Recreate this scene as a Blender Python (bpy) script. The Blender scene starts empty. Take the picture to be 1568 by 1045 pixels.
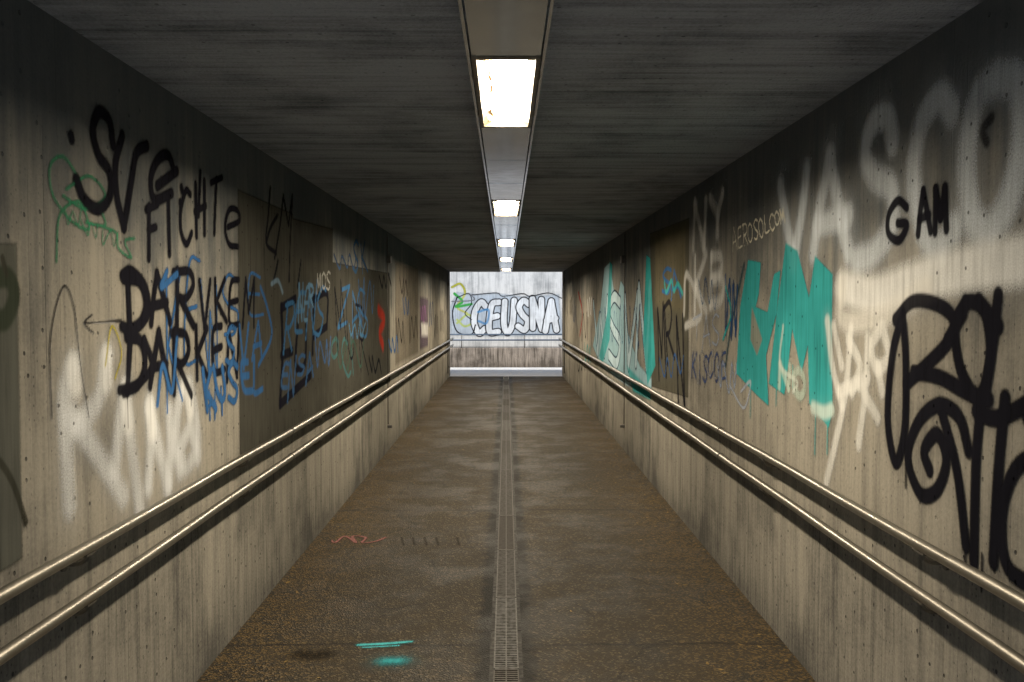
import bpy, math, random
import numpy as np
from mathutils import Vector, Euler
random.seed(7); np.random.seed(7)
sc=bpy.context.scene
HW=1.327; CH=2.453; CAMZ=1.6; L0=-.5; L1=21.4; WALLY=24.95  # unseen tunnel mouth set close behind the camera to let daylight in
sc.view_settings.view_transform='Standard'
sc.view_settings.look='None'
sc.view_settings.exposure=0
# ---------------------------------------------------------------- camera
FP=1400.0
cd=bpy.data.cameras.new('camera'); cam=bpy.data.objects.new('camera',cd); sc.collection.objects.link(cam)
cd.sensor_width=36; cd.lens=FP/1568*36; cd.clip_start=0.05; cd.clip_end=2000
cam.location=(0,0,CAMZ)
cam.rotation_euler=(math.radians(90)-math.atan(50.5/FP),0,-math.atan(9/FP))
sc.camera=cam
R=cam.rotation_euler.to_matrix()
RM=np.array(R)
def survey(p,axis,val):
    """measured photo point -> real point on a real plane (wall/floor)"""
    p=np.atleast_2d(np.array(p,float))
    d=np.stack([(p[:,0]-784)/FP,-(p[:,1]-522.5)/FP,-np.ones(len(p))],1)@RM.T
    o=np.array([0,0,CAMZ]); t=(val-o[axis])/d[:,axis]
    return o+d*t[:,None]
# ---------------------------------------------------------------- node helper
class Mt:
    def __init__(s,name):
        s.m=bpy.data.materials.new(name); s.m.use_nodes=True; s.t=s.m.node_tree
        s.t.nodes.clear(); s.out=s.t.nodes.new('ShaderNodeOutputMaterial')
    def n(s,typ,props=None,**inp):
        nd=s.t.nodes.new('ShaderNode'+typ)
        for k,v in (props or {}).items(): setattr(nd,k,v)
        for k,v in inp.items():
            key=int(k[1:]) if k[0]=='_' else k.replace('_',' ')
            s.set(nd.inputs[key],v)
        return nd
    def set(s,sock,v):
        if isinstance(v,bpy.types.NodeSocket): s.t.links.new(v,sock)
        else:
            if sock.type=='RGBA' and len(v)==3: v=(*v,1)
            sock.default_value=v
    def ma(s,op,a,b=0.0,c=None,clamp=False):
        nd=s.t.nodes.new('ShaderNodeMath'); nd.operation=op; nd.use_clamp=clamp
        s.set(nd.inputs[0],a); s.set(nd.inputs[1],b)
        if c is not None: s.set(nd.inputs[2],c)
        return nd.outputs[0]
    def mr(s,v,a,b,c=0.0,d=1.0):
        nd=s.n('MapRange',{'interpolation_type':'SMOOTHSTEP'},_0=v,_1=a,_2=b,_3=c,_4=d); return nd.outputs[0]
    def mix(s,f,a,b,mode='MIX'):
        nd=s.n('MixRGB',{'blend_type':mode},_0=f,_1=a,_2=b); return nd.outputs[0]
    def xyz(s):
        tc=s.n('TexCoord'); sp=s.n('SeparateXYZ',_0=tc.outputs['Object']); return sp.outputs[0],sp.outputs[1],sp.outputs[2]
    def comb(s,x,y,z=0.0): return s.n('CombineXYZ',_0=x,_1=y,_2=z).outputs[0]
    def noise(s,v,scale,detail=4.0,rough=.55):
        return s.n('TexNoise',Vector=v,Scale=scale,Detail=detail,Roughness=rough).outputs[0]
    def bsdf(s,**k):
        b=s.n('BsdfPrincipled',**k); return b
    def done(s,sh): s.t.links.new(sh,s.out.inputs[0]); return s.m

def concrete(name,along='Y',up='Z',base=(.315,.295,.250),dark=(.090,.087,.080),bw=.105,bump=.005,dirt_low_dark=True,streak=1.0,holes=1.0,top_shade=False,rough=0.0):
    m=Mt(name); X,Y,Z=m.xyz(); D={'X':X,'Y':Y,'Z':Z}; a=D[along]; b=D[up]
    aw=m.ma('DIVIDE',m.ma('ADD',a,m.ma('MULTIPLY',m.ma('SINE',m.ma('MULTIPLY',a,2.3)),.09)),bw)
    bid=m.ma('FLOOR',aw)
    wn=m.n('TexWhiteNoise',{'noise_dimensions':'1D'},W=bid).outputs[0]
    fr=m.ma('FRACT',aw)
    ed=m.ma('MINIMUM',fr,m.ma('SUBTRACT',1.0,fr))
    st2=m.noise(m.comb(m.ma('MULTIPLY',a,11.0),m.ma('MULTIPLY',b,.7)),1.0,2.5,.6)
    line=m.ma('MULTIPLY',m.mr(ed,0.0,.045,1.0,0.0),m.ma('MULTIPLY',wn,m.mr(st2,.35,.6)))
    st=m.noise(m.comb(m.ma('MULTIPLY',a,38.0),m.ma('MULTIPLY',b,1.9),m.ma('MULTIPLY',bid,.3)),1.0,3,.65)
    fine=m.noise(m.comb(a,b),70.0,2,.7)
    big=m.noise(m.comb(a,b),1.4,4,.65)
    vor=m.n('TexVoronoi',{'voronoi_dimensions':'2D'},Vector=m.comb(a,b),Scale=11.0)
    vsel=m.n('SeparateColor',_0=vor.outputs['Color']).outputs[0]
    hole=m.ma('MULTIPLY',m.mr(vor.outputs['Distance'],.045,.08,1.0,0.0),m.mr(vsel,.72,.74))
    vor2=m.n('TexVoronoi',{'voronoi_dimensions':'2D'},Vector=m.comb(a,m.ma('MULTIPLY',b,.8)),Scale=42.0)
    vs2=m.n('SeparateColor',_0=vor2.outputs['Color']).outputs[0]
    pit=m.ma('MULTIPLY',m.mr(vor2.outputs['Distance'],.08,.16,1.0,0.0),m.mr(vs2,.8,.82))
    f=m.ma('MULTIPLY',m.mr(st,.32,.75),.34*streak)
    f=m.ma('ADD',f,m.ma('MULTIPLY',m.mr(st2,.42,.75),.38*streak))
    f=m.ma('ADD',f,m.ma('MULTIPLY',wn,.12))
    f=m.ma('ADD',f,m.ma('MULTIPLY',m.mr(big,.42,.72),.50))
    f=m.ma('ADD',f,m.ma('MULTIPLY',m.ma('SUBTRACT',fine,.5),.7))
    f=m.ma('ADD',f,m.ma('MULTIPLY',line,.45))
    f=m.ma('ADD',f,m.ma('MULTIPLY',hole,.75*holes))
    f=m.ma('ADD',f,m.ma('MULTIPLY',pit,.5*holes))
    if dirt_low_dark:
        dn=m.ma('ADD',b,m.ma('MULTIPLY',m.ma('SUBTRACT',st2,.5),.8))
        f=m.ma('ADD',f,m.ma('ADD',m.mr(dn,-.05,.25,.35,0.0),m.mr(dn,.1,1.1,.28,0.0)))  # grime at the foot, plus a wider darkening towards the bottom
    f=m.ma('SUBTRACT',f,.14,clamp=True)
    col=m.mix(f,base,dark)
    if top_shade:
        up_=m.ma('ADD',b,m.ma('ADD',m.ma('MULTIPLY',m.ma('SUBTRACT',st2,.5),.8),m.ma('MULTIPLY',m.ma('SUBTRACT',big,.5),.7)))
        col=m.mix(m.mr(up_,1.38,2.3,0.0,.84),col,(.066,.078,.090))  # painted shade: wall colour turns darker and cooler towards the ceiling
    h=m.ma('MULTIPLY',st,-.5)
    h=m.ma('ADD',h,m.ma('MULTIPLY',wn,.2)); h=m.ma('SUBTRACT',h,m.ma('MULTIPLY',line,.6))
    h=m.ma('SUBTRACT',h,m.ma('MULTIPLY',hole,2.0))
    h=m.ma('ADD',h,m.ma('MULTIPLY',fine,.4+rough))
    bp=m.n('Bump',Height=h,Distance=bump,Strength=.85)
    p=m.n('BsdfDiffuse',Color=col,Roughness=.6,Normal=bp.outputs[0])
    return m.done(p.outputs[0])

def simple(name,col,rough=.6,metal=0.0,var=.25,scale=20,bump=.0):
    m=Mt(name); tc=m.n('TexCoord'); nz=m.noise(tc.outputs['Object'],scale,3,.6); n2=m.noise(tc.outputs['Object'],scale*.15,2)
    f=m.ma('ADD',m.ma('MULTIPLY',m.mr(nz,.3,.7),.5),m.ma('MULTIPLY',m.mr(n2,.35,.65),.5))
    c=m.mix(f,col,tuple(x*(1-var*1.6) for x in col))
    p=m.bsdf(Base_Color=c,Roughness=m.mr(nz,.3,.7,rough*.85,min(1,rough*1.15)),Metallic=metal)
    return m.done(p.outputs[0])

# ---------------------------------------------------------------- mesh helper
class MB:
    def __init__(s): s.v=[]; s.f=[]; s.mi=[]
    def box(s,x0,x1,y0,y1,z0,z1,mi=0):
        b=len(s.v); s.v+=[(x0,y0,z0),(x1,y0,z0),(x1,y1,z0),(x0,y1,z0),(x0,y0,z1),(x1,y0,z1),(x1,y1,z1),(x0,y1,z1)]
        s.f+=[(b,b+3,b+2,b+1),(b+4,b+5,b+6,b+7),(b,b+1,b+5,b+4),(b+1,b+2,b+6,b+5),(b+2,b+3,b+7,b+6),(b+3,b,b+4,b+7)]; s.mi+=[mi]*6
    def quad(s,pts,mi=0):
        b=len(s.v); s.v+=list(pts); s.f.append(tuple(range(b,b+len(pts)))); s.mi.append(mi)
    def tube(s,path,r,seg=14,mi=0,caps=True):
        b=len(s.v); path=[Vector(p) for p in path]; up=Vector((0,0,1)); prev=None
        for i,p in enumerate(path):
            t=(path[min(i+1,len(path)-1)]-path[max(i-1,0)]).normalized()
            a=t.cross(up) if prev is None else prev-t*prev.dot(t)
            if a.length<1e-4: a=t.cross(Vector((1,0,0)))
            a.normalize(); prev=a; c=t.cross(a)
            rr=r[i] if isinstance(r,(list,tuple)) else r
            for k in range(seg):
                an=2*math.pi*k/seg; s.v.append(tuple(p+a*math.cos(an)*rr+c*math.sin(an)*rr))
        for i in range(len(path)-1):
            for k in range(seg):
                k2=(k+1)%seg; s.f.append((b+i*seg+k,b+i*seg+k2,b+(i+1)*seg+k2,b+(i+1)*seg+k)); s.mi.append(mi)
        if caps:
            s.f.append(tuple(b+k for k in range(seg))[::-1]); s.mi.append(mi)
            e=b+(len(path)-1)*seg; s.f.append(tuple(e+k for k in range(seg))); s.mi.append(mi)
    def obj(s,name,mats,parent=None,smooth=False,bevel=0):
        me=bpy.data.meshes.new(name); me.from_pydata(s.v,[],s.f); me.validate(); me.update()
        for mt in (mats if isinstance(mats,list) else [mats]): me.materials.append(mt)
        if len(me.polygons)==len(s.mi): me.polygons.foreach_set('material_index',s.mi)
        o=bpy.data.objects.new(name,me); sc.collection.objects.link(o)
        if smooth:
            me.polygons.foreach_set('use_smooth',[len(p.vertices)==4 for p in me.polygons])
        if bevel:
            md=o.modifiers.new('bevel','BEVEL'); md.width=bevel; md.segments=2; md.limit_method='ANGLE'
        if parent: o.parent=parent
        return o
def empty(name):
    e=bpy.data.objects.new(name,None); sc.collection.objects.link(e); return e

# ---------------------------------------------------------------- materials
m_wall=concrete('board_formed_concrete_wall',top_shade=True)
m_ceil=concrete('board_formed_concrete_ceiling','Y','X',base=(.34,.36,.385),dark=(.085,.09,.097),bw=.12,bump=.018,dirt_low_dark=False,holes=.6,streak=1.0,rough=.6)
m_end=concrete('board_formed_concrete_outside','X','Z',base=(.78,.78,.76),dark=(.34,.35,.35),bw=.14)
m_plinth=concrete('plinth_concrete','X','Z',base=(.44,.38,.32),dark=(.10,.085,.07),bw=.6,streak=1.6)
m_steel=simple('satin_steel',(.37,.35,.31),.36,.9,.2,14)
m_bracket=simple('dark_steel',(.16,.15,.13),.45,.6,.3,60,.3)
m_panel=simple('galvanised_cover_panel',(.76,.84,.94),.13,1.0,.15,9,.2)
m_trim=simple('lamp_trim_brass_coloured',(.16,.13,.085),.45,.4,.3,40,.3)
m_dark=simple('black_void',(.012,.012,.012),.95,0,.2,10)
m_pipe=simple('conduit_plastic',(.09,.085,.08),.6,0,.2,10)

# ---------------------------------------------------------------- tunnel shell
JOINTS=[L0,10.2,L1]
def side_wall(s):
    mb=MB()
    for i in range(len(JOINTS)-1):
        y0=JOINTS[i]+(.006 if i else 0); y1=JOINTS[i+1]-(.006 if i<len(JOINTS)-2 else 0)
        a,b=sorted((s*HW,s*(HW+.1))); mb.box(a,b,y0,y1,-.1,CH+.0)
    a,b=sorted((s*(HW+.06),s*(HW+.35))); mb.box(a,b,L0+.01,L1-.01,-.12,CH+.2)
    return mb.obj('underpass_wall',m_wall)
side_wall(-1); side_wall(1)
mb=MB()
for i in range(len(JOINTS)-1):
    y0=JOINTS[i]+(.006 if i else 0); y1=JOINTS[i+1]-(.006 if i<len(JOINTS)-2 else 0)
    mb.box(-HW-.05,HW+.05,y0,y1,CH+.001,CH+.15)
mb.box(-HW-.3,HW+.3,L0+.02,L1-.02,CH+.08,CH+.45)
mb.obj('underpass_ceiling',m_ceil)

# ---------------------------------------------------------------- floor
def asphalt(name,base,seam=True):
    m=Mt(name); X,Y,Z=m.xyz(); v=m.comb(X,Y)
    f1=m.noise(v,150.0,2,.7); f2=m.noise(v,14.0,4,.7); f3=m.noise(v,1.7,5,.68)
    vo=m.n('TexVoronoi',{'voronoi_dimensions':'2D'},Vector=v,Scale=110.0)
    g=m.n('SeparateColor',_0=vo.outputs['Color']).outputs[0]
    c=m.mix(m.mr(f3,.42,.60,0,.9 if seam else .3),base,tuple(x*.42 for x in base))
    c=m.mix(m.ma('MULTIPLY',m.mr(f2,.48,.66),.55),c,(base[0]*1.6,base[1]*1.4,base[2]*1.0))
    k=base[0]/.105
    c=m.mix(m.ma('MULTIPLY',m.mr(g,.8,.95),.65),c,(.42*k,.34*k,.21*k) if seam else base)
    c=m.mix(m.ma('MULTIPLY',m.mr(f1,.3,.5,1,0),.6),c,tuple(x*.25 for x in base))
    if seam:
        ax=m.ma('ADD',m.ma('ABSOLUTE',X),m.ma('MULTIPLY',m.ma('SUBTRACT',f2,.5),.11))
        c=m.mix(m.mr(ax,.11,.16,.88,0),c,(.005,.005,.0045))
        c=m.mix(m.ma('MULTIPLY',m.mr(ax,.6,1.25),m.ma('MULTIPLY',m.mr(g,.5,.85),.7)),c,(.13,.082,.025))
        jl=m.ma('FRACT',m.ma('DIVIDE',m.ma('ADD',Y,m.ma('MULTIPLY',f3,.12)),2.9))
        c=m.mix(m.mr(m.ma('ABSOLUTE',m.ma('SUBTRACT',jl,.5)),.0,.008,.75,0),c,(.004,.004,.004))
        vc=m.n('TexVoronoi',{'voronoi_dimensions':'2D','feature':'DISTANCE_TO_EDGE'},Vector=m.comb(m.ma('ADD',X,m.ma('MULTIPLY',f2,.12)),m.ma('MULTIPLY',Y,.6)),Scale=1.4)
        c=m.mix(m.ma('MULTIPLY',m.mr(vc.outputs['Distance'],.0,.014,.85,0),m.mr(f3,.42,.5)),c,(.004,.004,.0035))
    bp=m.n('Bump',Height=m.ma('ADD',f1,vo.outputs['Distance']),Distance=.004,Strength=.9)
    p=m.bsdf(Base_Color=c,Roughness=m.mr(f3,.4,.62,.78,.55),Specular_IOR_Level=.26,Normal=bp.outputs[0])
    return m.done(p.outputs[0])
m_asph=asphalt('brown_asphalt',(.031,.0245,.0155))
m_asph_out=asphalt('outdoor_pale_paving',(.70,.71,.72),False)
CW=.075
mb=MB()
for s in(-1,1):
    a,b=sorted((s*CW,s*(HW+.002))); mb.box(a,b,L0-.02,L1,-.09,0)
mb.obj('footpath',m_asph)
mb=MB(); mb.box(-14,14,L1+.003,WALLY-.1,-.09,-.001); mb.box(-14,14,L0-12,L0-.023,-.09,-.001)  # second slab, unseen behind the camera, is added pale to bounce sunlight inside
mb.obj('outdoor_path_and_bounce',m_asph_out)
def drainmat():
    m=Mt('slotted_drain_grate'); X,Y,Z=m.xyz()
    w=m.n('TexWhiteNoise',{'noise_dimensions':'1D'},W=m.ma('FLOOR',Y)).outputs[0]
    nz=m.noise(m.comb(X,Y,Z),40.0,3)
    c=m.mix(w,(.085,.085,.082),(.026,.019,.012)); c=m.mix(m.mr(nz,.4,.65,0,.75),c,(.014,.010,.006))
    p=m.bsdf(Base_Color=c,Roughness=.65,Metallic=.1); return m.done(p.outputs[0])
m_grate=drainmat(); m_rim=simple('drain_rim_concrete',(.030,.028,.025),.8,0,.55,30,.5)
dr=empty('drainage_channel')
mb=MB(); mb.box(-CW,CW,L0-.02,L1,-.089,-.07); mb.obj('trough',m_dark,dr)
mb=MB()
y=L0-.02
while y<L1-.05:
    for s in(-1,1):
        a,b=sorted((s*.057,s*(CW-.0005))); mb.box(a,b,y+.003,min(y+.997,L1),-.07,.002)
    y+=1.0
mb.obj('rim',m_rim,dr)
mb=MB(); y=L0
while y<L1-.02:
    fy=y-math.floor(y)
    if fy<.012 or fy>.985: y+=.011; continue
    mb.box(-.050,.050,y,y+.0095,-.022,-.001); y+=.021
for s in (-1,1):
    a,b=sorted((s*.050,s*.056)); 
    yy=L0
    while yy<L1-1: mb.box(a,b,math.floor(yy)+.006,math.floor(yy)+.994,-.025,.001); yy+=1
mb.box(-.003,.003,L0,L1-.01,-.024,-.0015)
for k in range(int(L0),int(L1)+1): mb.box(-.05,.05,k-.013,k-.004,-.025,0.0); mb.box(-.05,.05,k+.004,k+.013,-.025,0.0)
mb.obj('grate',m_grate,dr)

# ---------------------------------------------------------------- ceiling light line
EM=215.0
def emis():
    m=Mt('lit_diffuser'); X,Y,Z=m.xyz()
    nz=m.noise(m.comb(m.ma('MULTIPLY',X,30.0),m.ma('MULTIPLY',Y,4.0)),1.0,4,.7)
    e=m.mr(m.ma('SUBTRACT',X,m.ma('MULTIPLY',nz,.05)),-.085,-.062,1.0,0.0)
    f=m.ma('MULTIPLY',e,m.mr(nz,.4,.55),clamp=True)
    col=m.mix(f,(1.0,.855,.64),(.55,.33,.14)); st=m.ma('ADD',m.ma('MULTIPLY',m.ma('SUBTRACT',1.0,f),EM),.9)
    e=m.n('Emission',Color=col,Strength=st); return m.done(e.outputs[0])
m_em=emis()
LAMPS=[2.93+3.87*k for k in range(5)]; LL=1.12
zc=CH-.055; 
prev=L0+.05
def panels(mb,y0,y1):
    n=max(1,round((y1-y0)/.95)); d=(y1-y0)/n
    for i in range(n):
        z=zc+random.uniform(-.002,.002)
        mb.box(-.109,.109,y0+i*d+.002,y0+(i+1)*d-.002,z,z+.004)
cov=MB()
for ly in LAMPS:
    panels(cov,prev+.004,ly-.004)
    prev=ly+LL
    e=empty('ceiling_lamp')
    mb=MB()
    for s in(-1,1):
        a,b=sorted((s*.095,s*.110)); mb.box(a,b,ly,ly+LL,zc-.008,zc+.05)
        q=[(s*.0945,ly+.02,zc-.004),(s*.0945,ly+LL-.02,zc-.004),(s*.071,ly+LL-.02,zc+.022),(s*.071,ly+.02,zc+.022)]
        mb.quad(q if s<0 else q[::-1])
    mb.box(-.0945,.0945,ly,ly+.025,zc-.006,zc+.05); mb.box(-.0945,.0945,ly+LL-.025,ly+LL,zc-.006,zc+.05)
    for yy in(ly+.25,ly+LL-.25):
        for s in(-1,1):
            a,b=sorted((s*.1105,s*.118)); mb.box(a,b,yy,yy+.03,zc-.004,zc+.02)
    mb.obj('lamp_frame',m_trim,e)
    mb=MB(); mb.quad([(-.072,ly+.026,zc+.018),(-.072,ly+LL-.026,zc+.018),(.072,ly+LL-.026,zc+.018),(.072,ly+.026,zc+.018)]); mb.obj('diffuser',m_em,e)
panels(cov,prev+.004,L1-.05)
cov.box(-.105,-.101,L0+.05,L1-.05,zc+.005,CH+.01); cov.box(.101,.105,L0+.05,L1-.05,zc+.005,CH+.01)
for s in(-1,1):
    a,b=sorted((s*.122,s*.132)); cov.box(a,b,L0+.05,L1-.05,CH-.012,CH+.003)
cov.obj('ceiling_cable_trunking',m_panel)

# ---------------------------------------------------------------- handrails
def handrail(s,y0,y1):
    e=empty('handrail'); xr=s*(HW-.075)
    for nm,z in(('upper_rail',.885),('lower_rail',.735)):
        mb=MB(); n=40
        path=[(xr,y0+(y1-y0)*i/n,z+.002*math.sin(i*1.7)) for i in range(n+1)]
        path+= [(xr+s*.0,y1+.03,z)]
        mb.tube(path,.0185,16); mb.obj(nm,m_steel,e,smooth=True)
    mb=MB(); y=2.72-1.7
    while y<y1:
        for z in(.885,.735):
            pth=[]
            for k in range(9):
                t=k/8; an=t*math.pi*.5
                pth.append((xr+s*(.04*(1-math.cos(an))),y,z-.018-.035*math.sin(an)))
            pth.append((s*(HW-.004),y,z-.053))
            mb.tube(pth,.0065,8)
            mb.tube([(s*(HW-.006),y,z-.053),(s*(HW+.002),y,z-.053)],.022,14)
            mb.box(xr-.012,xr+.012,y-.03,y+.03,z-.023,z-.016)
        y+=1.7
    for yy in (5.3,11.2,17.1):
        for z in(.885,.735): mb.tube([(xr,yy-.004,z),(xr,yy+.004,z)],.0205,16)
    mb.obj('brackets',m_bracket,e,smooth=False)
handrail(-1,L0+.1,L1+.1); handrail(1,L0+.1,L1+.1)
e=empty('handrail'); mb=MB()
for z in(.885,.735): mb.tube([(-12,WALLY-.25,z),(12,WALLY-.25,z)],.02,12)
mb.obj('rails',simple('blue_grey_rail',(.10,.14,.2),.4,.4,.2,30),e,smooth=True)
mb=MB()
for k in range(-6,7):
    mb.tube([(k*1.7+.5,WALLY-.25,.88),(k*1.7+.5,WALLY-.25,.5)],.012,8)
mb.obj('posts',m_bracket,e,smooth=True)

for s,y in((-1,10.2),(1,10.2),(-1,20.7),(1,20.7)):
    e=empty('conduit_pipe'); mb=MB(); x=s*(HW-.007); near=y<15
    mb.tube([(x,y,.3 if near else .12),(x,y,CH-.02)],.0045 if near else .012,10); mb.obj('pipe',m_pipe,e,smooth=True)
    mb=MB(); a,b=sorted((s*(HW-.0),s*(HW-.05))); mb.box(a,b,y-.05,y+.05,2.1,2.18); mb.box(a,b,y-.02,y+.02,.26,.29)
    mb.obj('junction_box',m_pipe,e,bevel=.004)

# ---------------------------------------------------------------- paint sheets
class Sheet:
    def __init__(s,us,vs,axis,val):
        s.u=np.array(us); s.v=np.array(vs); s.ax=axis; s.val=val
        s.C=np.full((len(s.v),len(s.u),3),.3); s.A=np.zeros((len(s.v),len(s.u)))
        s.iu,s.iv={0:(1,2),1:(0,2),2:(0,1)}[axis]
    def mp(s,p):
        q=survey(p,s.ax,s.val); return q[:,[s.iu,s.iv]]
    def smooth(s,p,n=7):
        p=[np.array(q,float) for q in p]
        if len(p)<3: return np.array([p[0]+(p[1]-p[0])*t for t in np.linspace(0,1,4)])
        P=[2*p[0]-p[1]]+p+[2*p[-1]-p[-2]]; out=[]
        for i in range(1,len(P)-2):
            for k in range(n):
                t=k/n; a,b,c,d=P[i-1:i+3]
                out.append(.5*((2*b)+(-a+c)*t+(2*a-5*b+4*c-d)*t*t+(-a+3*b-3*c+d)*t**3))
        out.append(P[-2]); return np.array(out)
    def sub(s,lo,hi):
        i0,i1=np.searchsorted(s.u,[lo[0],hi[0]]); j0,j1=np.searchsorted(s.v,[lo[1],hi[1]]); return i0,i1,j0,j1
    def dist(s,Q,rad):
        i0,i1,j0,j1=s.sub(Q.min(0)-rad,Q.max(0)+rad)
        if i1<=i0 or j1<=j0: return None
        D=np.full((j1-j0,i1-i0),9.)
        for a,b in zip(Q[:-1],Q[1:]):
            k0,k1,l0,l1=s.sub(np.minimum(a,b)-rad,np.maximum(a,b)+rad)
            if k1<=k0 or l1<=l0: continue
            U,V=np.meshgrid(s.u[k0:k1],s.v[l0:l1]); d=b-a; L=(d@d)+1e-12
            t=np.clip(((U-a[0])*d[0]+(V-a[1])*d[1])/L,0,1)
            dd=np.hypot(U-a[0]-t*d[0],V-a[1]-t*d[1])
            sl=(slice(l0-j0,l1-j0),slice(k0-i0,k1-i0)); D[sl]=np.minimum(D[sl],dd)
        return D,(i0,i1,j0,j1)
    def blend(s,cov,box,col):
        i0,i1,j0,j1=box; A=s.A[j0:j1,i0:i1]; C=s.C[j0:j1,i0:i1]
        na=cov+A*(1-cov); w=np.where(na>1e-4,cov/np.maximum(na,1e-4),0)
        w=np.where((A<.004),np.where(cov>0,1,w),w)[...,None]
        s.C[j0:j1,i0:i1]=C*(1-w)+np.array(col)*w; s.A[j0:j1,i0:i1]=na
    def stroke(s,p,r,col,soft=.3,a=.95,halo=.12,raw=False):
        Q=s.mp(s.smooth(p)) if not raw else np.array(p)
        rad=r*(1+soft)+(r*1.6 if halo else 0)
        o=s.dist(Q,rad)
        if o is None: return
        D,box=o
        c=np.clip((r*(1+soft)-D)/(2*r*soft+1e-6),0,1); c=c*c*(3-2*c)*a
        if halo:
            h=np.clip(1-D/rad,0,1)**2*halo; c=np.maximum(c,h)
        s.blend(c,box,col)
    def drip(s,p,l,col,r=.004):
        q=s.mp([p])[0]; n=random.uniform(-.004,.004)
        s.stroke([q,(q[0]+n,q[1]-l)],r,col,.4,.8,0,raw=True)
    def poly(s,p,col,a=.95,soft=.006):
        Q=s.mp(np.array(p,float)); Qc=np.vstack([Q,Q[:1]])
        i0,i1,j0,j1=s.sub(Q.min(0)-soft,Q.max(0)+soft)
        if i1<=i0 or j1<=j0: return
        U,V=np.meshgrid(s.u[i0:i1],s.v[j0:j1]); ins=np.zeros(U.shape,bool); D=np.full(U.shape,9.)
        for A,B in zip(Qc[:-1],Qc[1:]):
            cond=((A[1]>V)!=(B[1]>V)); dy=B[1]-A[1]
            if abs(dy)>1e-9: ins^=cond&(U<(B[0]-A[0])*(V-A[1])/dy+A[0])
            d=B-A; L=(d@d)+1e-12; t=np.clip(((U-A[0])*d[0]+(V-A[1])*d[1])/L,0,1)
            D=np.minimum(D,np.hypot(U-A[0]-t*d[0],V-A[1]-t*d[1]))
        sd=np.where(ins,-D,D); c=np.clip((soft-sd)/(2*soft),0,1)*a
        s.blend(c,(i0,i1,j0,j1),col)
    def text(s,t,tl,tr,br,bl,r,col,soft=.3,a=.95,gap=.18,jit=.05,halo=.12,slant=0.0,drips=0.0,fill=None,over=1.0):
        """hand-sprayed letters; fill=(inner radius, colour) gives outlined bubble letters"""
        n=len(t); tl,tr,br,bl=[np.array(q,float) for q in(tl,tr,br,bl)]
        for i,ch in enumerate(t):
            if ch==' ': continue
            j=np.random.uniform(-jit,jit,2); sc_=1+random.uniform(-jit,jit)*1.5; sk=random.uniform(-2.2,2.2)*jit; up=random.uniform(-.8,.8)*jit
            allp=[]
            for st in GL[ch]:
                pts=[]
                for (x,y) in st:
                    x=.5+(x-.5)*over
                    u=(i+gap/2+(1-gap)*x+j[0]+(slant+sk)*(.5-y))/n; v=y*sc_+j[1]+up*(x-.5)
                    pts.append((tl*(1-u)+tr*u)*(1-v)+(bl*(1-u)+br*u)*v)
                allp.append(pts)
            for pts in allp:
                s.stroke(pts,r*random.uniform(.9,1.1) if not fill else r,col,soft,a,halo)
                if random.random()<drips: s.drip(pts[-1],random.uniform(.04,.2),col)
            if fill:
                for pts in allp: s.stroke(pts,fill[0],fill[1],soft,a,0)
    def tag(s,cx,cy,w,h,col,r,seed,n=7,**k):
        rg=random.Random(seed); pts=[]
        for i in range(n):
            pts.append((cx-w/2+w*(i+rg.uniform(-.5,.5))/(n-1),cy+h*(.5 if i%2 else -.5)*rg.uniform(.5,1)))
        s.stroke(pts,r,col,**k)
    def build(s,name,off,mat,flip=False,parent=None):
        A=s.A; keep=(A[:-1,:-1]+A[1:,:-1]+A[:-1,1:]+A[1:,1:])>.01
        nv,nu=A.shape; idx=np.arange(nv*nu).reshape(nv,nu)
        q=np.stack([idx[:-1,:-1][keep],idx[:-1,1:][keep],idx[1:,1:][keep],idx[1:,:-1][keep]],1)
        if flip: q=q[:,::-1]
        used,inv=np.unique(q.ravel(),return_inverse=True)
        U,V=np.meshgrid(s.u,s.v); co=np.zeros((nv*nu,3)); co[:,s.ax]=s.val+off; co[:,s.iu]=U.ravel(); co[:,s.iv]=V.ravel(); co=co[used]
        me=bpy.data.meshes.new(name); nf=len(q)
        me.vertices.add(len(co)); me.vertices.foreach_set('co',co.astype(np.float32).ravel())
        me.loops.add(nf*4); me.loops.foreach_set('vertex_index',inv.astype(np.int32).ravel())
        me.polygons.add(nf); me.polygons.foreach_set('loop_start',(np.arange(nf)*4).astype(np.int32))
        try: me.polygons.foreach_set('loop_total',np.full(nf,4,np.int32))
        except Exception: pass
        at=me.color_attributes.new('paint','FLOAT_COLOR','POINT')
        C=np.concatenate([s.C.reshape(-1,3)[used],A.reshape(-1,1)[used]],1)
        at.data.foreach_set('color',C.astype(np.float32).ravel())
        me.update(calc_edges=True); me.materials.append(mat)
        o=bpy.data.objects.new(name,me); sc.collection.objects.link(o)
        if parent:o.parent=parent
        print(name,nf,'faces'); return o
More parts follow.
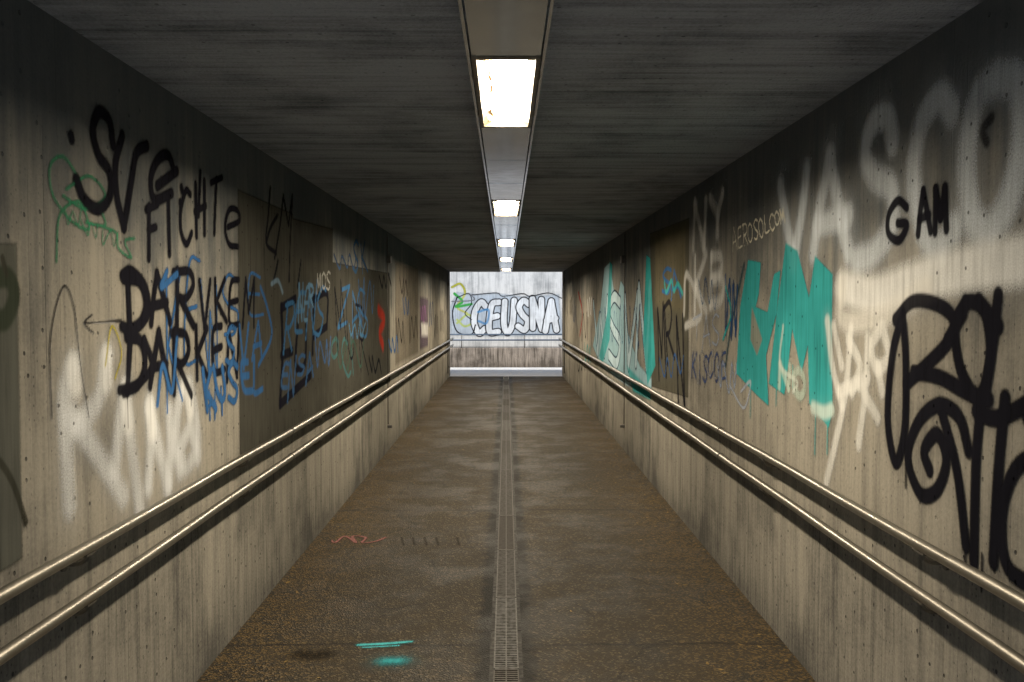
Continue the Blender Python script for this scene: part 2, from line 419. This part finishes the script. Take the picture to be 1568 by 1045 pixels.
GL={
'A':[[(0,1),(.25,.45),(.5,0)],[(.5,0),(.7,.4),(1,1)],[(.12,.65),(.9,.6)]],
'B':[[(.1,0),(.1,1)],[(.1,0),(.8,.1),(.8,.4),(.15,.48)],[(.15,.48),(1,.6),(.9,.95),(.1,1)]],
'C':[[(1,.12),(.6,0),(.1,.3),(.05,.7),(.5,1),(1,.85)]],
'D':[[(.1,0),(.12,1)],[(-.1,0),(.7,.1),(1,.5),(.7,.85),(-.05,1)]],
'E':[[(.9,.02),(.3,.05),(.1,.5),(.2,.92),(.95,.95)],[(.12,.48),(.8,.45)]],
'F':[[(.2,0),(.15,1)],[(-.05,.06),(.95,0)],[(.15,.45),(.8,.42)]],
'G':[[(.95,.15),(.5,0),(.05,.4),(.2,.9),(.7,1),(.95,.6),(.5,.55)]],
'H':[[(.1,0),(.12,1)],[(.9,0),(.85,1)],[(0,.52),(1,.48)]],
'I':[[(.5,0),(.5,1)]],
'K':[[(.15,0),(.12,1)],[(.95,.0),(.2,.52)],[(.2,.5),(1,1)]],
'L':[[(.2,0),(.12,.6),(.15,.95),(.95,.92)]],
'M':[[(.05,1),(.15,0)],[(.15,0),(.5,.7)],[(.5,.7),(.85,0)],[(.85,0),(.98,1)]],
'N':[[(.08,1),(.12,0)],[(.12,0),(.88,1)],[(.88,1),(.92,0)]],
'O':[[(.5,0),(.08,.25),(.08,.75),(.5,1),(.92,.75),(.92,.25),(.5,0)]],
'P':[[(.15,0),(.12,1)],[(-.05,.02),(.8,.05),(.95,.3),(.6,.52),(.12,.52)]],
'R':[[(.15,0),(.12,1)],[(-.05,.03),(.75,.03),(.95,.28),(.6,.5),(.15,.5)],[(.3,.5),(1,1)]],
'S':[[(.95,.12),(.5,0),(.1,.22),(.4,.48),(.88,.7),(.6,1),(.02,.88)]],
'T':[[(.5,0),(.45,1)],[(0,.04),(1,0)]],
'U':[[(.08,0),(.1,.7),(.45,1),(.85,.75),(.92,0)]],
'V':[[(.05,0),(.45,1)],[(.45,1),(.95,0)]],
'W':[[(.0,0),(.25,1)],[(.25,1),(.5,.3)],[(.5,.3),(.75,1)],[(.75,1),(1,0)]],
'Y':[[(.05,0),(.5,.5)],[(.95,0),(.5,.5),(.35,1)]],
'X':[[(.05,0),(.95,1)],[(.95,0),(.05,1)]],
'Z':[[(.05,.05),(.9,0)],[(.9,0),(.05,1)],[(.05,1),(1,.95)]],
}
def paintmat(name,along):
    m=Mt(name); X,Y,Z=m.xyz(); at=m.n('Attribute',{'attribute_name':'paint'})
    D={'Y':(Y,Z),'X':(X,Z),'F':(X,Y)}[along]; a,b=D
    al=at.outputs['Alpha']; fine=m.noise(m.comb(a,b),170.0,2,.7)
    st=m.noise(m.comb(m.ma('MULTIPLY',a,38.0),m.ma('MULTIPLY',b,1.9)),1.0,3,.65)
    big=m.noise(m.comb(a,b),2.2,3,.6)
    mid=m.ma('MULTIPLY',m.ma('MULTIPLY',al,m.ma('SUBTRACT',1.0,al)),4.0)
    al2=m.ma('ADD',al,m.ma('MULTIPLY',mid,m.ma('MULTIPLY',m.ma('SUBTRACT',fine,.5),1.1)))
    al2=m.ma('MULTIPLY',al2,m.mr(st,.55,.75,1.0,.85),clamp=True)
    vo=m.n('TexVoronoi',{'voronoi_dimensions':'2D'},Vector=m.comb(a,b),Scale=11.0)
    vs=m.n('SeparateColor',_0=vo.outputs['Color']).outputs[0]
    hole=m.ma('MULTIPLY',m.mr(vo.outputs['Distance'],.045,.08,1.0,0.0),m.mr(vs,.72,.74))
    k=m.ma('MULTIPLY',m.mr(st,.35,.75,1.0,.72),m.mr(big,.35,.7,1.0,.78))
    k=m.ma('MULTIPLY',k,m.ma('SUBTRACT',1.0,m.ma('MULTIPLY',hole,.7)))
    c=m.mix(1.0,at.outputs['Color'],m.comb(k,k,k),'MULTIPLY')
    bp=m.n('Bump',Height=m.ma('MULTIPLY',st,-.5),Distance=.004,Strength=.7)
    p=m.n('BsdfDiffuse',Color=c,Roughness=.4,Normal=bp.outputs[0])
    tr=m.n('BsdfTransparent'); mx=m.n('MixShader',_0=al2,_1=tr.outputs[0],_2=p.outputs[0])
    return m.done(mx.outputs[0])
def ycols():
    y=1.85; o=[]
    while y<L1-.02:
        o.append(y); y+=min(.02,max(.0035,y*y/1700))
    return o
BK=(.013,.013,.018); WH=(.80,.81,.80); BL=(.04,.13,.32); TL=(.045,.36,.37); DB=(.03,.08,.2); GN=(.04,.22,.12)
zr=np.arange(.3,CH-.02,.006)
Lw=Sheet(ycols(),zr,0,-HW)
S=Lw
S.poly([(-130,374),(24,373),(33,855),(-130,960)],(.115,.118,.103),.95)
S.poly([(363,290),(448,328),(448,335),(509,351),(509,402),(596,419),(597,585),(520,625),(367,703)],(.080,.078,.066),.95)
S.poly([(448,336),(508,352),(508,402),(448,396)],(.055,.055,.052),.5,.02)
S.poly([(605,400),(640,412),(640,540),(605,560)],(.2,.17,.13),.5,.03)
S.poly([(643,455),(655,458),(655,530),(643,535)],(.13,.10,.14),.7,.03)
S.stroke([(-20,430),(10,425),(20,455),(5,490),(-20,480)],.03,(.04,.05,.035),.3,.9)
S.stroke([(-30,680),(0,710),(20,745),(38,800)],.012,(.04,.04,.03),.3,.8)
S.stroke([(2,395),(8,420)],.01,(.05,.05,.04))
# ghostly white piece
for p in ([(112,560),(98,600),(100,690),(105,775)],[(163,545),(150,610),(118,650),(108,640)],[(118,650),(150,700),(188,760)],
          [(190,600),(182,650),(175,720)],[(190,602),(200,680),(213,780)],
          [(228,620),(230,680),(226,745)],[(228,625),(243,690),(256,745)],[(256,745),(260,690),(258,630)],
          [(280,590),(272,620),(268,680),(275,720)],[(290,655),(276,690),(284,715),(297,690),(290,655)],[(290,590),(300,650),(302,700)]):
    S.stroke(p,.042,(.78,.81,.84),.8,.58,.22)
for p in ([(108,560),(115,590)],[(160,548),(162,585)],[(190,598),(196,650)],[(228,625),(232,660)],[(283,592),(290,630)]):
    S.stroke(p,.042,WH,.7,.7,.2)
th=dict(soft=.4,a=.7,halo=0)
S.stroke([(118,270),(95,240),(75,255),(80,300),(110,340),(135,350),(120,310),(90,330),(85,400)],.006,GN,**th)
S.stroke([(150,315),(160,345),(130,340),(175,355),(180,380),(200,395),(190,370),(205,365)],.006,GN,**th)
S.stroke([(100,290),(135,270),(160,300),(130,320),(95,300)],.006,GN,**th)
S.stroke([(78,640),(76,520),(95,440),(112,470),(122,560),(135,640)],.004,BK,**th)
S.stroke([(128,495),(185,491)],.004,BK,**th); S.stroke([(140,482),(128,495),(142,510)],.004,BK,**th)
S.stroke([(160,560),(170,500),(185,540),(175,580)],.006,(.4,.35,.03),**th)
for k in range(3): S.tag(110+k*28,335+k*16,26,30,GN,.0035,k,5,**th)
B=dict(soft=.28,a=.98,halo=.16)
for p in ([(172,222),(166,185),(150,172),(141,200),(150,238),(166,262),(168,298),(150,320),(128,305),(116,275)],
          [(186,208),(176,250),(178,300),(189,348)],[(189,348),(200,280),(208,235),(224,224)],
          [(266,262),(256,238),(240,246),(230,275),(236,306),(262,296)],[(240,285),(270,262)]):
    S.stroke(p,.022,BK,**B)
for q in((277,287),(275,310),(108,208)): S.stroke([q,(q[0]+1,q[1]+5)],.018,BK,**B)
S.text('FICHT',(222,316),(342,270),(342,352),(222,396),.017,BK,jit=.06,gap=.3,**B)
for p in ([(348,348),(366,338),(362,322),(350,322),(344,348),(350,374),(364,378)],[(306,264),(303,330)]):
    S.stroke(p,.016,BK,**B)
for p in ([(413,288),(410,330),(407,372),(422,388)],[(407,372),(413,350),(424,330)],[(433,300),(428,345),(420,395)],[(433,300),(441,345)],[(441,345),(447,300),(444,360),(442,430)],[(425,400),(418,432)],[(460,400),(455,440)]):
    S.stroke(p,.015,BK,soft=.4,a=.95,halo=.1)
BB=dict(soft=.3,a=.93,halo=.12)
S.text('KEWSE',(250,405),(400,432),(402,500),(245,600),.009,BL,jit=.15,**BB)
S.text('DAR',(186,422),(298,416),(298,496),(192,500),.021,BK,drips=.3,jit=.05,**B)
S.text('VKEM',(302,428),(392,428),(392,496),(302,498),.017,BK,jit=.06,**B)
S.text('DAR',(194,512),(290,510),(296,600),(188,592),.021,BK,jit=.05,drips=.3,**B)
S.text('KEN',(294,505),(368,498),(368,570),(298,590),.018,BK,jit=.08,**B)
S.stroke([(186,422),(200,415),(222,440),(226,480),(205,505),(186,500)],.02,BK,**B)
S.stroke([(220,520),(232,560),(210,588),(182,598)],.02,BK,**B)
S.text('KUSEL',(306,565),(402,548),(405,600),(312,622),.018,BL,jit=.08,**BB)
S.text('SVA',(345,500),(402,490),(400,545),(345,560),.014,BL,jit=.12,**BB)
S.stroke([(240,620),(248,560),(262,600),(270,520)],.014,BL,**BB)
S.stroke([(255,415),(246,440),(270,420)],.014,BL,**BB)
S.stroke([(395,560),(415,515),(408,470),(398,440)],.014,BL,**BB)
S.text('HI',(318,600),(345,595),(345,640),(320,645),.009,BL,jit=.1,**BB)
DK=(.014,.014,.022); B2=(.05,.15,.31)
for p in ([(430,470),(432,540),(428,620)],[(430,472),(452,458)],[(430,545),(447,538)],[(428,620),(475,575)],[(455,500),(452,560),(466,558),(468,500)],
          [(480,455),(478,540)],[(478,460),(500,450),(500,500)],[(500,500),(480,515)]):
    S.stroke(p,.03,DK,soft=.25,a=.95,halo=.1)
S.text('RENS',(430,455),(500,440),(500,500),(430,520),.015,B2,jit=.2,**BB)
S.text('ENSA',(428,560),(482,540),(482,575),(428,610),.015,(.05,.12,.26),jit=.2,**BB)
S.text('MOS',(484,420),(506,415),(506,440),(484,448),.009,(.4,.4,.38),**BB)
S.text('ZAS',(515,435),(565,430),(568,500),(515,520),.018,B2,jit=.22,**BB)
S.text('OCI',(507,520),(545,510),(548,560),(507,560),.018,(.06,.15,.16),jit=.2,**BB)
S.text('SK',(540,370),(560,372),(562,420),(540,420),.018,(.04,.10,.2),jit=.1,**BB)
S.text('NER',(455,430),(482,440),(480,480),(455,480),.014,(.12,.24,.38),jit=.15,**BB)
S.text('MUR',(512,455),(560,450),(560,545),(512,560),.014,DK,jit=.2,**BB)
S.stroke([(415,435),(425,430),(432,448)],.014,(.2,.3,.4),.5,.8)
S.tag(535,540,40,60,(.05,.10,.08),.014,3); S.tag(560,460,24,70,(.05,.12,.26),.015,5); S.tag(495,540,24,50,(.06,.13,.28),.014,8)
S.tag(530,400,34,24,(.05,.1,.2),.012,14); S.tag(545,505,26,30,(.08,.2,.34),.013,15)
S.stroke([(579,475),(588,490),(581,510),(586,530)],.06,(.42,.04,.025),.6,.85)
for k,(x,y,w,h,c) in enumerate([(612,505,14,40,BK),(622,470,10,30,DB),(632,500,12,50,BK),(648,505,8,18,WH),(660,480,8,40,DB),(618,440,12,30,BK),(668,500,6,40,BK),(573,560,18,30,BK),(603,530,14,30,BL),(648,480,10,30,(.3,.12,.3)),(676,490,5,40,BK),(590,430,16,24,BK)]):
    S.tag(x,y,w,h,c,.022,k+20,6,soft=.3,a=.9)
S.poly([(645,495),(655,496),(655,515),(645,515)],(.6,.6,.58),.8,.04)
mL=paintmat('spray_paint_on_concrete','Y')
Lw.build('graffiti',.003,mL)

Rw=Sheet(ycols(),zr,0,HW); S=Rw
S.poly([(996,358),(1056,334),(1054,609),(998,592)],(.094,.090,.070),.93)
S.poly([(1004,365),(1050,348),(1050,480),(1004,470)],(.18,.155,.09),.35,.04)
V=dict(soft=.7,a=.70,halo=.28); VW=(.68,.74,.80)
for p in ([(1196,285),(1205,340),(1216,400)],[(1216,400),(1228,330),(1236,262)],[(1246,388),(1256,320),(1272,240)],[(1272,240),(1284,310),(1300,385)],[(1252,345),(1300,330)],
          [(1368,215),(1360,180),(1338,190),(1326,235),(1340,270),(1366,290),(1368,340),(1342,385),(1312,400)],
          [(1458,170),(1440,150),(1412,190),(1400,270),(1414,350),(1440,380),(1462,350)],
          [(1530,120),(1498,150),(1482,240),(1490,330),(1520,350),(1552,290),(1568,200),(1560,130),(1530,120)]):
    S.stroke(p,.053,VW,**V)
S.stroke([(1660,380),(1568,398),(1480,412),(1400,432),(1340,450),(1290,440)],.070,(.80,.81,.80),.5,.85,.25)
S.stroke([(1290,440),(1292,490),(1350,485),(1420,445)],.045,(.72,.71,.67),.7,.7,.15)
S.text('NY',(1060,320),(1112,300),(1112,370),(1062,385),.045,WH,.8,.5,jit=.1)
S.text('KB',(1060,395),(1112,380),(1112,470),(1062,475),.038,WH,.8,.55,jit=.1)
S.stroke([(1048,480),(1052,420),(1075,480),(1050,500)],.03,WH,.6,.5)
S.text('AEROSOLCOM',(1120,352),(1202,320),(1204,340),(1122,388),.007,(.75,.72,.6),.3,.95,halo=0)
S.stroke([(1390,318),(1376,308),(1362,330),(1362,358),(1378,368),(1390,345),(1376,342)],.018,BK,**B)
S.text('AM',(1400,300),(1458,286),(1456,345),(1402,368),.018,BK,jit=.06,gap=.3,**B)
S.stroke([(1520,180),(1506,200),(1512,218)],.016,BK,soft=.5,a=.7,halo=.1)
for P in ([(1146,398),(1166,402),(1163,450),(1158,470),(1176,478),(1186,420),(1196,414),(1190,480),(1174,545),(1178,622),(1160,606),(1128,572),(1134,470)],
          [(1204,372),(1222,384),(1240,455),(1249,392),(1276,420),(1275,500),(1276,630),(1270,655),(1240,618),(1238,530),(1228,572),(1214,505),(1208,560),(1202,605),(1178,588),(1190,480)]):
    S.poly(P,TL,.96,.006)
S.poly([(1152,470),(1168,520),(1160,545),(1150,520)],(.25,.24,.20),.9); 
S.stroke([(1140,405),(1120,500),(1112,560)],.015,(.05,.1,.12),.4,.8)
for x,y,l in((1150,598,.15),(1190,590,.1),(1250,625,.2),(1268,650,.12),(1215,560,.1)): S.drip((x,y),l,TL,.007)
S.stroke([(1246,625),(1262,632),(1275,628)],.03,(.6,.7,.65),.6,.8)
S.text('NO',(1192,560),(1238,570),(1238,610),(1194,600),.022,(.5,.6,.52),.5,.65,jit=.1)
S.stroke([(1200,500),(1196,560),(1222,585),(1215,600)],.012,(.6,.65,.6),.5,.6)
S.stroke([(1135,600),(1150,585),(1140,625),(1118,590)],.01,(.45,.5,.6),.4,.7)
for p in ([(1268,492),(1276,560),(1290,620)],[(1278,500),(1290,560)],[(1304,505),(1296,600),(1280,680),(1266,740)],[(1286,600),(1330,580)],[(1300,520),(1318,560),(1306,600)],
          [(1352,500),(1336,530),(1344,565),(1362,545),(1352,500)],[(1330,520),(1326,600),(1316,680)],[(1318,590),(1345,640)],[(1345,560),(1352,600)]):
    S.stroke(p,.028,(.74,.74,.71),.6,.72,.2)
K=dict(soft=.25,a=.98,halo=.16)
for p in ([(1384,482),(1368,540),(1360,640),(1372,708),(1386,660),(1388,560),(1384,482)],
          [(1372,490),(1400,462),(1440,468),(1462,492),(1452,525),(1412,566),(1388,588)],
          [(1400,570),(1440,578),(1480,600),(1515,612)],
          [(1480,462),(1464,500),(1470,560),(1490,605)],[(1470,480),(1488,462),(1510,480),(1518,540),(1508,600)],
          [(1530,452),(1522,520),(1512,590)],[(1500,460),(1530,500)],
          [(1484,690),(1470,640),(1440,620),(1408,645),(1391,700),(1410,756),(1436,750),(1450,705),(1436,665),(1416,690),(1424,720)],
          [(1440,620),(1466,720),(1480,835)],[(1506,600),(1496,700),(1492,860)],[(1540,610),(1530,720),(1522,860)],
          [(1496,630),(1530,640),(1590,610)],[(1600,690),(1556,720),(1535,790),(1545,870),(1600,905)],[(1590,560),(1575,640)],
          [(1476,480),(1452,520)]):
    S.stroke(p,.025,BK,**K)
for q in((1388,700),(1480,830),(1505,850)): S.drip(q,.1,BK,.006)
S.text('MRN',(1004,475),(1048,465),(1050,590),(1006,575),.026,BK,jit=.18,soft=.3,a=.9)
S.text('SA',(1010,420),(1046,405),(1046,455),(1010,462),.016,BL,jit=.15,**BB)
S.text('KISCOE',(1058,540),(1112,545),(1112,585),(1058,575),.011,(.06,.09,.2),jit=.12,soft=.3,a=.9)
S.text('TAS',(1060,490),(1105,480),(1105,525),(1060,530),.009,(.35,.4,.5),jit=.1,soft=.3,a=.7)
S.tag(1120,480,20,120,DB,.012,2); S.tag(1115,575,30,60,(.3,.35,.45),.01,4); S.tag(1085,560,40,60,(.3,.3,.3),.008,9)
S.stroke([(1112,440),(1120,480),(1108,520)],.012,TL); S.tag(1030,560,34,40,DB,.012,31); S.tag(1085,450,30,50,(.08,.12,.2),.01,33)
SV=(.50,.66,.74)
S.poly([(934,402),(944,470),(951,430),(957,440),(958,500),(980,560),(998,580),(998,600),(960,590),(920,560),(908,530),(920,470),(926,410)],(.36,.56,.64),.85,.02)
np.random.seed(3); random.seed(3)
S.text('WSVN',(908,462),(998,442),(996,562),(910,540),.085,(.03,.05,.09),.12,.97,jit=.08,halo=0,fill=(.062,SV),over=1.15)
for sd_ in range(5): S.tag(920+sd_*16,500,18,70,(.04,.10,.2),.012,sd_+60,6,soft=.3,a=.8)
S.poly([(990,390),(996,395),(1000,480),(1004,560),(992,590),(985,520)],TL,.9,.01)
S.poly([(934,400),(938,405),(934,520),(922,560),(918,545),(930,480)],TL,.85,.01)
S.poly([(960,560),(998,600),(996,612),(970,600)],TL,.8,.02)
S.stroke([(886,448),(892,480),(888,515)],.03,(.45,.05,.04),.4,.8)
for k,(x,y,w,h,c) in enumerate([(880,480,6,40,DB),(895,500,10,50,BK),(903,470,8,40,WH),(900,540,10,30,TL),(874,470,4,30,BK),(890,560,10,20,BK),(1030,440,30,20,TL)]):
    S.tag(x,y,w,h,c,.02,k+50,6,soft=.3,a=.85)
Rw.build('graffiti',-.003,mL,flip=True)

Ew=Sheet(np.arange(-1.9,1.95,.010),np.arange(.75,2.4,.010),1,WALLY); S=Ew
S.poly([(690,512),(690,470),(700,448),(730,452),(760,450),(800,455),(855,452),(862,512),(800,514),(740,514)],(.60,.68,.76),.9,.05)
S.stroke([(692,440),(705,435),(712,450),(700,470),(715,480)],.03,(.55,.55,.05),.5,.8)
S.stroke([(696,450),(708,462),(698,470),(722,466)],.035,(.05,.42,.07),.4,.95)
S.stroke([(700,490),(712,500),(725,492),(716,482),(700,495)],.03,(.5,.6,.1),.4,.8)
np.random.seed(5); random.seed(5)
S.text('CEUSNA',(724,461),(856,460),(856,508),(724,507),.108,(.015,.015,.02),.08,1,jit=.06,halo=0,gap=.22,fill=(.076,(.82,.86,.89)),over=1.0)
S.stroke([(732,478),(748,475),(745,495),(733,492)],.03,(.08,.30,.6),.4,.8)
S.stroke([(700,455),(693,480),(700,508),(722,512),(728,498)],.018,BK,.2,1,0)
S.stroke([(722,452),(760,449),(770,454),(800,450),(812,454),(840,449),(860,457)],.014,BK,.2,.9,0)
S.stroke([(700,456),(718,450),(722,465),(712,480),(722,490)],.015,BK,.2,.9,0)
S.stroke([(692,462),(725,460),(722,452)],.016,(.2,.2,.22),.2,.9,0)
Ew.build('graffiti',-.003,paintmat('spray_paint_on_end_wall','X'),flip=False)

Fs=Sheet(np.arange(-1.2,.6,.007),np.arange(3.7,10.5,.01),2,0.0); S=Fs
CY=(.10,.5,.55); PK=(.30,.15,.14)
S.stroke([(550,989),(590,987),(628,984)],.014,CY,.5,.8,.1); S.stroke([(556,993),(610,990)],.009,CY,.5,.6,.1)
S.stroke([(590,1014),(612,1013)],.045,(.05,.30,.34),.9,.6,.2); S.stroke([(595,1013),(608,1013)],.02,(.06,.4,.44),.9,.7,.2)
S.stroke([(488,830),(500,820),(512,832),(528,822),(545,832),(540,822),(560,824),(555,832),(575,830),(590,824)],.012,PK,.4,.8,.05)
for x in(615,632,650,668,700): S.stroke([(x,824),(x+3,836)],.008,(.10,.09,.075),.5,.5,.05)
S.stroke([(462,1003),(480,1005),(495,1003)],.05,(.008,.007,.006),.95,.4,.1)
S.text('NOMSEN',(800,640),(860,640),(865,655),(802,655),.012,(.2,.18,.15),.4,.5,halo=0)
S.stroke([(700,640),(760,642)],.03,(.12,.13,.14),.9,.5)
Fs.build('floor_spray_marks',.004,paintmat('spray_paint_on_asphalt','F'))

# ---------------------------------------------------------------- leaf litter / grit
mb=MB(); rg=random.Random(11)
for i in range(3600):
    s=rg.choice((-1,1,1)); x=s*(HW-.01-abs(rg.gauss(0,.28))); y=rg.uniform(2.5,20)
    if abs(x)<.1 : continue
    r=rg.uniform(.002,.0055) if rg.random()<.9 else rg.uniform(.008,.018)
    an=rg.uniform(0,6.28); h=rg.uniform(.002,.005)
    pts=[(x+r*math.cos(an+k*1.57)*(1 if k%2 else .55),y+r*math.sin(an+k*1.57)*(1 if k%2 else .55),.002+(h if k==1 else 0)) for k in range(4)]
    mb.quad(pts)
mb.obj('leaf_litter',simple('dry_leaf',(.26,.17,.05),.8,0,.4,60))

# ---------------------------------------------------------------- outside
mb=MB(); mb.box(-14,14,WALLY,WALLY+.35,-.1,3.4); mb.obj('retaining_wall',m_end)
mb=MB(); mb.box(-14,14,WALLY-.35,WALLY-.003,-.1,.52); mb.obj('retaining_wall_plinth',m_plinth,bevel=.01)
mb=MB()
for y0,y1 in((L1+.004,L1+.3),(L0-.3,L0-.023)):
    mb.box(-9,-HW-.003,y0,y1,-.1,3.0); mb.box(HW+.003,9,y0,y1,-.1,3.0); mb.box(-HW-.0025,HW+.0025,y0,y1,CH+.002,3.0)
mb.obj('underpass_portal',concrete('portal_concrete','X','Z',base=(.42,.40,.36)))
def grassmat():
    m=Mt('grass'); tc=m.n('TexCoord'); a=m.noise(tc.outputs['Object'],.6,3); b=m.noise(tc.outputs['Object'],25.0,3)
    c=m.mix(m.mr(a,.35,.65),(.05,.085,.025),(.09,.10,.04)); c=m.mix(m.ma('MULTIPLY',m.mr(b,.4,.7),.5),c,(.03,.05,.015))
    p=m.bsdf(Base_Color=c,Roughness=.9); return m.done(p.outputs[0])
mg=grassmat()
mb=MB(); mb.box(-60,60,L0-.001,L1+.0,CH+.46,2.98); mb.obj('grass_bank',mg)
mb=MB(); mb.quad([(-400,-400,-.1),(400,-400,-.1),(400,400,-.1),(-400,400,-.1)]); mb.obj('ground',mg)

# ---------------------------------------------------------------- light
w=bpy.data.worlds.new('World'); sc.world=w; w.use_nodes=True; t=w.node_tree
bg=t.nodes['Background']; sk=t.nodes.new('ShaderNodeTexSky'); sk.sky_type='NISHITA'; sk.sun_disc=False
sk.sun_elevation=math.radians(50); sk.sun_rotation=math.radians(180+38); sk.dust_density=1.0
t.links.new(sk.outputs[0],bg.inputs[0]); bg.inputs[1].default_value=.15
sd=bpy.data.lights.new('sun','SUN'); sd.energy=5.0; sd.angle=math.radians(5); sd.color=(1,.98,.95)
so=bpy.data.objects.new('sun',sd); sc.collection.objects.link(so); so.rotation_euler=(math.radians(40),0,math.radians(-38)); so.location=(-5,-5,20)
